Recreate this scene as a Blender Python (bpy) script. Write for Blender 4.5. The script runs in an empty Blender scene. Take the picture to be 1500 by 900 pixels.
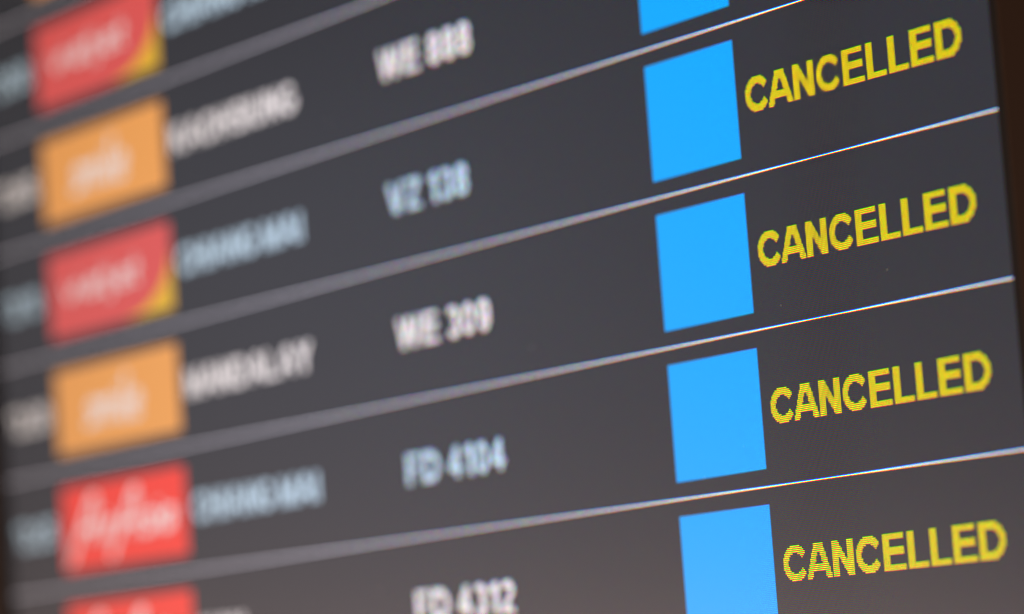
import bpy, math
from mathutils import Matrix, Vector

# ---------------------------------------------------------------- camera, world, lights, exposure
S = bpy.context.scene
COL = S.collection
PITCH = 0.055 / 84.0                 # one LCD pixel of the display, in metres (row = 84 pixels = 55 mm)
Z0 = 1.95                            # height above the floor of the display's reference row line

R = [(0.57365294, 0.07266403, 0.81586901),
     (-0.13378004, 0.99099407, 0.00580202),
     (-0.80809975, -0.11247534, 0.57820766)]      # camera right / down / forward in (right, down, into wall)
CAM = (0.99394341, 0.23315446, -0.77860513)
def w3(a): return Vector((a[0], a[2], -a[1]))
cam_d = bpy.data.cameras.new('camera')
cam = bpy.data.objects.new('camera', cam_d); COL.objects.link(cam)
right, down, fwd = w3(R[0]), w3(R[1]), w3(R[2])
m = Matrix.Identity(4)
for i in range(3):
    m[i][0] = right[i]; m[i][1] = -down[i]; m[i][2] = -fwd[i]
m.translation = w3(CAM) + Vector((0, 0, Z0))
cam.matrix_world = m
cam_d.sensor_width = 36.0
cam_d.lens = 5115.529 / 1500 * 36
cam_d.clip_start = 0.05; cam_d.clip_end = 60
cam_d.dof.use_dof = True
cam_d.dof.focus_distance = 1.1965
cam_d.dof.aperture_fstop = 3.65
cam_d.dof.aperture_blades = 0
S.camera = cam

W = bpy.data.worlds.new('World'); S.world = W; W.use_nodes = True
bg = W.node_tree.nodes['Background']
bg.inputs[0].default_value = (1.0, 0.62, 0.36, 1); bg.inputs[1].default_value = 0.03

def area(name, loc, target, sx, sy, power, col):
    L = bpy.data.lights.new(name, 'AREA'); L.shape = 'RECTANGLE'; L.size = sx; L.size_y = sy
    L.energy = power; L.color = col
    o = bpy.data.objects.new(name, L); COL.objects.link(o); o.location = loc
    o.rotation_euler = (Vector(target) - Vector(loc)).to_track_quat('-Z', 'Y').to_euler()
    return o
# the concourse lighting in front of the display: warm low light
area('concourse_light', (-4.35, -3.0, 0.75), (-0.1, 0, 1.85), 2.5, 1.5, 108, (1.0, 0.68, 0.55))
area('cool_fill_light', (-4.9, -3.0, 2.4), (-0.1, 0, 1.9), 1.1, 1.2, 3.4, (0.76, 0.82, 1.0))  # added cool fill lamp, only to lift the reflection across the middle of the panel

S.view_settings.view_transform = 'Standard'; S.view_settings.look = 'None'
S.view_settings.gamma = 1; S.view_settings.exposure = 0
S.view_settings.use_curve_mapping = False
S.render.engine = 'CYCLES'
S.cycles.filter_width = 1.1

# ---------------------------------------------------------------- materials
def lcd(name, col, gain=1.0, rough=0.27, lod=(-420, -160)):
    """A lit area of the LCD: every pixel is three stacked sub-pixels (blue, green, red) with dark gaps."""
    mt = bpy.data.materials.new(name); mt.use_nodes = True
    nt = mt.node_tree; N = nt.nodes; K = nt.links.new
    P = N['Principled BSDF']
    tc = N.new('ShaderNodeTexCoord'); sp = N.new('ShaderNodeSeparateXYZ'); K(tc.outputs['Object'], sp.inputs[0])
    def math_(op, a, b=None):
        n = N.new('ShaderNodeMath'); n.operation = op
        for i, v in enumerate((a, b)):
            if v is None: continue
            if isinstance(v, (int, float)): n.inputs[i].default_value = v
            else: K(v, n.inputs[i])
        return n.outputs[0]
    fv = math_('FRACT', math_('MULTIPLY', sp.outputs['Z'], -1.0 / PITCH))
    fu = math_('FRACT', math_('MULTIPLY', sp.outputs['X'], 1.0 / PITCH))
    gx = math_('MULTIPLY', math_('GREATER_THAN', fu, 0.06), math_('LESS_THAN', fu, 0.94))
    # beyond arm's length of the status column single pixels can no longer be told apart: use their mean
    far = N.new('ShaderNodeMapRange'); far.interpolation_type = 'SMOOTHSTEP'
    far.inputs['From Min'].default_value = lod[0] * PITCH; far.inputs['From Max'].default_value = lod[1] * PITCH
    K(sp.outputs['X'], far.inputs['Value'])
    chans = []
    for (a, b, k) in ((0.68, 0.97, 0), (0.35, 0.64, 1), (0.02, 0.31, 2)):
        mk = math_('MULTIPLY', math_('MULTIPLY', math_('GREATER_THAN', fv, a), math_('LESS_THAN', fv, b)), gx)
        mean = math_('SUBTRACT', 1.0, far.outputs[0])
        mk = math_('ADD', math_('MULTIPLY', math_('MULTIPLY', mk, 1 / (0.29 * 0.88)), far.outputs[0]), mean)
        chans.append(math_('MULTIPLY', mk, col[k] * gain))
    cb = N.new('ShaderNodeCombineColor')
    for i in range(3): K(chans[i], cb.inputs[i])
    # a backlit panel loses brightness when it is seen at a grazing angle
    ge = N.new('ShaderNodeNewGeometry'); dp = N.new('ShaderNodeVectorMath'); dp.operation = 'DOT_PRODUCT'
    K(ge.outputs['Incoming'], dp.inputs[0]); K(ge.outputs['Normal'], dp.inputs[1])
    fall = N.new('ShaderNodeMapRange'); K(math_('ABSOLUTE', dp.outputs['Value']), fall.inputs['Value'])
    fall.inputs['From Min'].default_value = 0.44; fall.inputs['From Max'].default_value = 0.56
    # (and drifts towards yellow)
    tint = N.new('ShaderNodeMix'); tint.data_type = 'RGBA'; K(fall.outputs[0], tint.inputs['Factor'])
    tint.inputs['A'].default_value = (0.66, 0.60, 0.50, 1); tint.inputs['B'].default_value = (1, 1, 1, 1)
    mu = N.new('ShaderNodeMix'); mu.data_type = 'RGBA'; mu.blend_type = 'MULTIPLY'; mu.inputs['Factor'].default_value = 1
    mu.clamp_result = False
    K(cb.outputs[0], mu.inputs['A']); K(tint.outputs['Result'], mu.inputs['B'])
    K(mu.outputs['Result'], P.inputs['Emission Color']); P.inputs['Emission Strength'].default_value = 1
    # faint dust on the anti-glare film
    vo = N.new('ShaderNodeTexVoronoi'); vo.inputs['Scale'].default_value = 55; K(tc.outputs['Object'], vo.inputs['Vector'])
    no = N.new('ShaderNodeTexNoise'); no.inputs['Scale'].default_value = 600; K(tc.outputs['Object'], no.inputs['Vector'])
    dust = math_('LESS_THAN', math_('ADD', vo.outputs['Distance'], math_('MULTIPLY', no.outputs['Fac'], 0.03)), 0.035)
    mx = N.new('ShaderNodeMix'); mx.data_type = 'RGBA'; K(dust, mx.inputs['Factor'])
    mx.inputs['A'].default_value = (0.006, 0.006, 0.006, 1); mx.inputs['B'].default_value = (0.5, 0.47, 0.44, 1)
    K(mx.outputs['Result'], P.inputs['Base Color'])
    P.inputs['Roughness'].default_value = rough; P.inputs['IOR'].default_value = 1.5
    return mt

def plastic(name, col, rough):
    mt = bpy.data.materials.new(name); mt.use_nodes = True
    nt = mt.node_tree; N = nt.nodes; K = nt.links.new; P = N['Principled BSDF']
    tc = N.new('ShaderNodeTexCoord')
    no = N.new('ShaderNodeTexNoise'); no.inputs['Scale'].default_value = 900; K(tc.outputs['Object'], no.inputs['Vector'])
    bp = N.new('ShaderNodeBump'); bp.inputs['Strength'].default_value = 0.12; bp.inputs['Distance'].default_value = 0.0003
    K(no.outputs['Fac'], bp.inputs['Height']); K(bp.outputs[0], P.inputs['Normal'])
    P.inputs['Base Color'].default_value = (*col, 1); P.inputs['Specular IOR Level'].default_value = 0.2; P.inputs['Roughness'].default_value = rough
    return mt

M = dict(
    dark=lcd('lcd_dark_grey', (0.031, 0.033, 0.043)),
    white=lcd('lcd_white', (1.0, 0.93, 0.98)),
    pale_blue=lcd('lcd_pale_blue', (0.60, 0.79, 1.0)),
    line=lcd('lcd_separator', (1.0, 0.95, 1.16)),
    blue=lcd('lcd_blue', (0.0, 0.405, 1.1), lod=(-10, 170)),
    yellow=lcd('lcd_yellow', (0.71, 0.57, 0.006)),
    orange=lcd('lcd_orange', (1.0, 0.43, 0.11)),
    red=lcd('lcd_red', (0.85, 0.11, 0.11)),
    scarlet=lcd('lcd_scarlet', (1.08, 0.065, 0.045)),
    gold=lcd('lcd_gold', (0.95, 0.56, 0.03)),
    bezel=plastic('bezel_plastic', (0.065, 0.027, 0.005), 0.6),
    lip=plastic('bezel_lip', (0.012, 0.009, 0.007), 0.6),
    back=plastic('housing_metal', (0.05, 0.045, 0.04), 0.5))

# ---------------------------------------------------------------- mesh helpers
def link(name, verts, faces, mat, parent, label=None):
    me = bpy.data.meshes.new(name); me.from_pydata(verts, [], faces); me.update()
    me.materials.append(mat)
    o = bpy.data.objects.new(name, me); COL.objects.link(o)
    if parent is not None: o.parent = parent
    if label: o['label'] = label
    return o

def P3(px, py, y): return (px * PITCH, y, -py * PITCH)     # display pixel -> metres in the board's frame

def slab(x0, x1, y0, y1, front, back):
    v = [P3(x0, y1, front), P3(x1, y1, front), P3(x1, y0, front), P3(x0, y0, front),
         P3(x0, y1, back), P3(x1, y1, back), P3(x1, y0, back), P3(x0, y0, back)]
    f = [(0, 1, 2, 3), (5, 4, 7, 6), (4, 0, 3, 7), (1, 5, 6, 2), (3, 2, 6, 7), (4, 5, 1, 0)]
    return v, f

def sheet(rects, y):
    v, f = [], []
    for (x0, x1, y0, y1) in rects:
        n = len(v)
        v += [P3(x0, y1, y), P3(x1, y1, y), P3(x1, y0, y), P3(x0, y0, y)]
        f.append((n, n + 1, n + 2, n + 3))
    return v, f

# ---------------------------------------------------------------- pixel lettering
CAP = 19
def arc(cx, cy, rx, ry, a0, a1, n=22):
    return [(cx + rx * math.cos(math.radians(a0 + (a1 - a0) * i / n)),
             cy - ry * math.sin(math.radians(a0 + (a1 - a0) * i / n))) for i in range(n + 1)]

def glyph(ch, st=4.9, bar=3.4):
    """(width, [polyline strokes (points, half thickness)]) in pixels, cap box 0..CAP downwards."""
    H = CAP; h = st / 2; b = bar / 2; hb = (h + b) / 2
    L = lambda x: [(x, -1), (x, H + 1)]
    if ch == 'C': w = 19; return w, [(arc(10, H / 2, 7.95, H / 2 - 1.9, 33, 327), 2.1)]
    if ch == 'G': w = 19; return w, [(arc(w / 2, H / 2, w / 2 - hb, H / 2 - b, 42, 320), hb), ([(w - h, H - 3), (w - h, H / 2 - 0.3)], h), ([(w, H / 2 + 1.3), (w / 2 + .5, H / 2 + 1.3)], b)]
    if ch in 'O': w = 20; return w, [(arc(w / 2, H / 2, w / 2 - hb, H / 2 - b, 0, 360, 40), hb)]
    if ch == '0': w = 13; return w, [(arc(w / 2, H / 2, w / 2 - 2, H / 2 - b, 0, 360, 40), 1.9)]
    if ch == 'A': w = 20; return w, [([(1.0, H + 1.5), (w / 2 - 0.6, -1.2)], 2.2), ([(w - 1.0, H + 1.5), (w / 2 + 0.6, -1.2)], 2.2), ([(5, 13.2), (w - 5, 13.2)], b)]
    if ch == 'N': w = 17; return w, [(L(h), h), (L(w - h), h), ([(h - 1.2, -1.5), (w - h + 1.2, H + 1.5)], 2.15)]
    if ch == 'E': w = 17; return w, [(L(h), h), ([(0, b), (w - 1, b)], b), ([(0, 9), (w - 1, 9)], b), ([(0, H - b), (w, H - b)], b)]
    if ch == 'F': w = 14; return w, [(L(h), h), ([(0, b), (w, b)], b), ([(0, 9.4), (w - 2, 9.4)], b)]
    if ch == 'L': w = 15; return w, [(L(h), h), ([(0, H - b), (w, H - b)], b)]
    if ch == 'D': w = 19; return w, [(L(h), h), ([(0, b), (8, b)] + arc(8, H / 2, w - 8 - h + .4, H / 2 - b, 88, -88) + [(8, H - b), (0, H - b)], hb)]
    if ch == 'H': w = 17; return w, [(L(h), h), (L(w - h), h), ([(0, 9), (w, 9)], b)]
    if ch == 'I': w = 5; return w, [(L(2.3), 2.3)]
    if ch == 'U': w = 17; return w, [([(h, -1), (h, 12)] + arc(w / 2, 11.5, w / 2 - h, H - 11.5 - b, 180, 360) + [(w - h, 12), (w - h, -1)], hb)]
    if ch == 'M': w = 20; return w, [(L(2), 2.1), (L(w - 2), 2.1), ([(2, -2), (w / 2, H)], 2.2), ([(w - 2, -2), (w / 2, H)], 2.2)]
    if ch == 'K': w = 18; return w, [(L(h), h), ([(3, 13), (w - 2, -2)], h), ([(7, 8), (w - 1, H + 2)], h)]
    if ch == 'S': w = 16; return w, [(arc(w / 2, 5.3, w / 2 - hb, 3.7, 25, 235, 18) + arc(w / 2, 13.6, w / 2 - hb, 3.7, 70, -155, 18), hb)]
    if ch == 'R': w = 18; return w, [(L(h), h), ([(0, b), (9.5, b)] + arc(9.5, 5.8, w - 9.5 - h - .8, 4, 85, -85) + [(9.5, 9.8), (0, 9.8)], hb), ([(8, 9), (w - 2, H + 2)], h)]
    if ch == 'Y': w = 18; return w, [([(1, -2), (w / 2, 11)], h), ([(w - 1, -2), (w / 2, 11)], h), ([(w / 2, 9), (w / 2, H + 1)], h)]
    if ch == 'V': w = 18; return w, [([(1.4, -1.5), (w / 2 - .4, H + 1)], h), ([(w - 1.4, -1.5), (w / 2 + .4, H + 1)], h)]
    if ch == 'W': w = 25; return w, [([(1.6, -1.5), (6.8, H + 1)], 2.1), ([(w - 1.6, -1.5), (w - 6.8, H + 1)], 2.1), ([(6.6, H + 1), (w / 2, -1.5)], 2.1), ([(w - 6.6, H + 1), (w / 2, -1.5)], 2.1)]
    if ch == 'Z': w = 15; return w, [([(.5, b), (w - .5, b)], b), ([(0, H - b), (w, H - b)], b), ([(w - 2.2, 1.6), (2.2, H - 1.6)], h)]
    if ch == '1': w = 9; return w, [(L(w - h), h), ([(0, 5.2), (w - 1.5, .2)], 1.9)]
    if ch == '2': w = 13; return w, [(arc(w / 2, 5.6, w / 2 - 2, 3.9, 160, -35, 16) + [(2.2, H - 2)], 1.98), ([(0, H - b), (w, H - b)], b)]
    if ch == '3': w = 13; return w, [(arc(w / 2 - .4, 5.2, w / 2 - 2, 3.5, 150, -85, 16), 1.98), (arc(w / 2 - .2, 13.5, w / 2 - 1.9, 3.8, 85, -155, 16), 1.98)]
    if ch == '4': w = 14; return w, [([(9.2, -1), (9.2, H + 1)], 2.1), ([(0, 13.4), (w, 13.4)], 1.7), ([(1.2, 13), (9, .5)], 1.8)]
    if ch == '5': w = 13; return w, [([(2, 1.8), (w - 1, 1.8)], 1.8), ([(3, 0), (2, 9.5)], 1.9), (arc(w / 2 - .3, 12.8, w / 2 - 1.9, 4.4, 125, -155, 18), 1.98)]
    if ch == '8': w = 13; return w, [(arc(w / 2, 5.2, w / 2 - 2.3, 3.5, 0, 360, 28), 1.98), (arc(w / 2, 13.4, w / 2 - 1.9, 3.9, 0, 360, 28), 1.98)]
    if ch == '9': w = 13; return w, [(arc(w / 2, 6.3, w / 2 - 1.9, 4.5, 0, 360, 28), 1.98), (arc(w / 2, H / 2, w / 2 - 1.9, H / 2 - 1.8, 15, -140, 18), 1.98)]
    if ch == ':': w = 4; return w, [([(2, 5), (2, 9)], 2), ([(2, H - 4), (2, H)], 2)]
    return 6, []

def raster(strokes, w, h, clip=None):
    """Light every whole pixel whose centre a stroke covers; return runs (x0, x1, row)."""
    on = [[False] * w for _ in range(h)]
    for pts, t in strokes:
        for (ax, ay), (bx, by) in zip(pts, pts[1:]):
            dx, dy = bx - ax, by - ay; l2 = dx * dx + dy * dy
            if l2 < 1e-9: continue
            ln = math.sqrt(l2); ext = 0.45 / ln if len(pts) > 2 else 0.0
            for j in range(max(0, int(min(ay, by) - t - 1)), min(h, int(max(ay, by) + t + 2))):
                for i in range(max(0, int(min(ax, bx) - t - 1)), min(w, int(max(ax, bx) + t + 2))):
                    px, py = i + .5 - ax, j + .5 - ay
                    s = (px * dx + py * dy) / l2
                    if -ext <= s <= 1 + ext and abs(px * dy - py * dx) / ln <= t: on[j][i] = True
    runs = []
    for j in range(h):
        i = 0
        while i < w:
            if on[j][i]:
                k = i
                while k < w and on[j][k]: k += 1
                runs.append((i, k, j)); i = k
            else: i += 1
    return runs

def text_rects(txt, x, y, gap=2.0, xs=None, st=4.9, space=6, scale=1.0):
    rects = []
    for n, ch in enumerate(txt):
        if ch == ' ': x += space * scale; continue
        w, sk = glyph(ch, st)
        if xs: x = xs[n]
        wi = int(math.ceil(w)) + (1 if ch == 'C' else 0)
        for (a, b, j) in raster(sk, wi, CAP): rects.append((round(x) + a, round(x) + b, y + j, y + j + 1))
        x += (w + gap - (1.2 if ch == 'C' else 0)) * scale
    return rects

# ---------------------------------------------------------------- the display
X0, X1 = -800, 280                          # 1080 pixels wide, portrait
TOP, BOT = -4 * 84, 6 * 84
EPS = 0.00006
board = bpy.data.objects.new('departure_board', None); COL.objects.link(board)
board.location = (0, 0, Z0); board.empty_display_size = 0.1
board['label'] = 'large dark flight departure screen in a brown bezel listing cancelled flights'
board['category'] = 'departure board'

v, f = slab(X0 - 30, X1 + 30, TOP - 30, BOT + 30, 0.0012, 0.055)
link('back_housing', v, f, M['back'], board)

# bezel: four mitred mouldings with an inner lip that drops to the glass
def moulding(prof, mat, name, lab):
    # prof: (outward offset in px from the screen edge, depth y)
    vs, fs = [], []
    n = len(prof)
    for (sx, sy) in ((-1, -1), (1, -1), (1, 1), (-1, 1)):
        for (o, y) in prof:
            x = (X0 - o) if sx < 0 else (X1 + o)
            z = (TOP - o) if sy < 0 else (BOT + o)
            vs.append(P3(x, z, y))
    for c in range(4):
        d = (c + 1) % 4
        for i in range(n - 1):
            fs.append((c * n + i, d * n + i, d * n + i + 1, c * n + i + 1))
    return link(name, vs, fs, mat, board, lab)
moulding([(0.3, 0.0010), (0.3, -0.0012), (3.0, -0.0016), (6.0, -0.0019), (9.0, -0.0030)], M['lip'], 'bezel_lip', None)
moulding([(9.0, -0.0030), (10.0, -0.0040), (12.0, -0.0044), (52.0, -0.0044), (55.0, -0.0036), (56.0, -0.0015), (56.0, 0.0400)], M['bezel'], 'bezel', None)

# wordmarks on the airline tiles (pixel lettering drawn on the tile's own 177 x 60 grid)
def shear(pts, ox, oy, sx, sy, k=0.0): return [(ox + x * sx + (-y) * k * sx, oy + y * sy) for x, y in pts]
def script(word, ox, oy, s, sv, t, k=0.25):
    """lower-case hand lettering; baseline y = 0, x-height 1 upwards is negative."""
    G = {
     's': (0.8, [[(0.7, -.85), (.35, -1), (.1, -.75), (.6, -.35), (.5, -.05), (.0, -.1)]]),
     'm': (1.5, [[(0, 0), (.05, -1)], [(.05, -.7), (.35, -1), (.6, -.8), (.6, 0)], [(.6, -.7), (.95, -1), (1.2, -.8), (1.25, 0)]]),
     'i': (0.45, [[(.1, 0), (.1, -1)], [(.1, -1.45), (.1, -1.25)]]),
     'l': (0.5, [[(.1, 0), (.1, -1.9)], [(.1, 0), (.35, -.05)]]),
     'e': (0.95, [[(.1, -.5), (.75, -.55), (.65, -.9), (.35, -1), (.08, -.6), (.15, -.15), (.45, 0), (.8, -.15)]]),
     'v': (0.9, [[(0, -1), (.35, 0), (.75, -1)]]),
     't': (0.6, [[(.2, -1.6), (.2, -.1), (.45, 0)], [(0, -1), (.45, -1)]]),
     'j': (0.5, [[(.2, -1), (.2, .3), (-.05, .5)], [(.2, -1.45), (.2, -1.25)]]),
     'A': (1.7, [[(-.2, .95), (.75, -2.2), (1.0, -2.2), (1.25, 0)], [(.1, -.6), (1.35, -.75)]]),
     'a': (0.95, [[(.7, -.9), (.35, -1), (.08, -.5), (.3, 0), (.65, -.3), (.75, -1), (.75, -.05)]]),
     'r': (0.7, [[(.1, 0), (.1, -1)], [(.1, -.6), (.5, -1)]]),
    }
    out = []; x = ox
    for ch in word:
        w, strokes = G[ch]
        for sk in strokes: out.append((shear(sk, x, oy, s, sv, k), t))
        x += w * s
    return out
def tile_rects(strokes, tx, ty, w=177, h=60):
    return [(tx + a, tx + b, ty + j, ty + j + 1) for a, b, j in raster(strokes, w, h)]

def swoosh(tx, ty, y):
    # golden lower right corner of the red tile, bounded by a curve
    pts = [(tx + 177, ty + 60)]
    for i in range(13):
        a = math.radians(90 * i / 12)
        pts.append((tx + 177 - 74 * (1 - math.sin(a)) ** 1.0, ty + 60 - 44 * (1 - math.cos(a))))
    pts = [pts[0]] + pts[1:]
    vs = [P3(a, b, y) for a, b in pts]
    fs = [(0, i, i + 1) for i in range(1, len(pts) - 1)]
    return vs, fs

STATUS_X = [86, 105, 126, 145, 166, 185, 202, 219, 238]
TX = -716
# row index, text colour, destination, flight number, airline tile kind
ROWS = [(-2, 'white', None, None, 'orange'),
        (-1, 'pale_blue', 'CHIANG RAI', None, 'red'),
        (0, 'white', 'KAOHSIUNG', 'WE 888', 'orange'),
        (1, 'pale_blue', 'CHIANG MAI', 'VZ 138', 'red'),
        (2, 'white', 'MANDALAY', 'WE 309', 'orange'),
        (3, 'pale_blue', 'CHIANG MAI', 'FD 4104', 'scarlet'),
        (4, 'white', 'NAN', 'FD 4312', 'scarlet'),
        (-3, None, None, None, None), (5, None, None, None, None), (6, None, None, None, None)]
TIMES = {-1: '13:00', 0: '13:05', 1: '13:10', 2: '13:20', 3: '13:25', 4: '13:30'}
for r, tc, dest, flight, tile in ROWS:
    y0 = (r - 1) * 84
    desc = None
    if flight: desc = 'row for flight %s to %s' % (flight, dest)
    v, f = slab(X0, X1, y0, y0 + 84, 0.0, 0.001)
    row = link('flight_row', v, f, M['dark'], board, desc)
    v, f = sheet([(X0, X1, y0 + 83, y0 + 84)], -EPS * 2)
    if r <= 5: link('separator_line', v, f, M['line'], row)
    if tile is None: continue
    # airline tile
    ty = y0 + 12
    v, f = sheet([(TX, TX + 177, ty, ty + 60)], -EPS)
    link('airline_tile', v, f, M[tile], row, {'orange': 'orange tile with a white wordmark', 'red': 'red tile with a golden corner', 'scarlet': 'bright red tile with white script'}[tile])
    if tile == 'orange':
        st = script('smile', 44, 43, 19, 17, 2.2, .2)
    elif tile == 'red':
        v, f = swoosh(TX, ty, -EPS * 2); link('tile_corner', v, f, M['gold'], row)
        st = script('vietjet', 22, 35, 22.5, 11, 1.5, .1)
    else:
        st = script('AirAsia', 18, 41, 21, 14.5, 2.2, .25)
    v, f = sheet(tile_rects(st, TX, ty), -EPS * 3)
    link('tile_wordmark', v, f, M['white'], row)
    # departure time
    if r in TIMES:
        v, f = sheet(text_rects(TIMES[r], -789, y0 + 32, gap=2.2, st=3.4), -EPS)
        link('departure_time', v, f, M[tc], row)
    if dest:
        v, f = sheet(text_rects(dest, -529, y0 + 32, gap=1.7, st=5.3, space=5.5, scale={'MANDALAY': 1.0}.get(dest, 1.0)), -EPS)
        link('destination_text', v, f, M[tc], row)
    if flight:
        v, f = sheet(text_rects(flight, -267, y0 + 32, gap=3.1, space=7), -EPS)
        link('flight_number', v, f, M[tc], row)
    if r >= 0:
        v, f = sheet([(0, 78, y0 + 9, y0 + 74)], -EPS)
        link('status_block', v, f, M['blue'], row)
    if r >= 1:
        v, f = sheet(text_rects('CANCELLED', 0, y0 + 32, xs=STATUS_X), -EPS)
        link('status_text', v, f, M['yellow'], row)
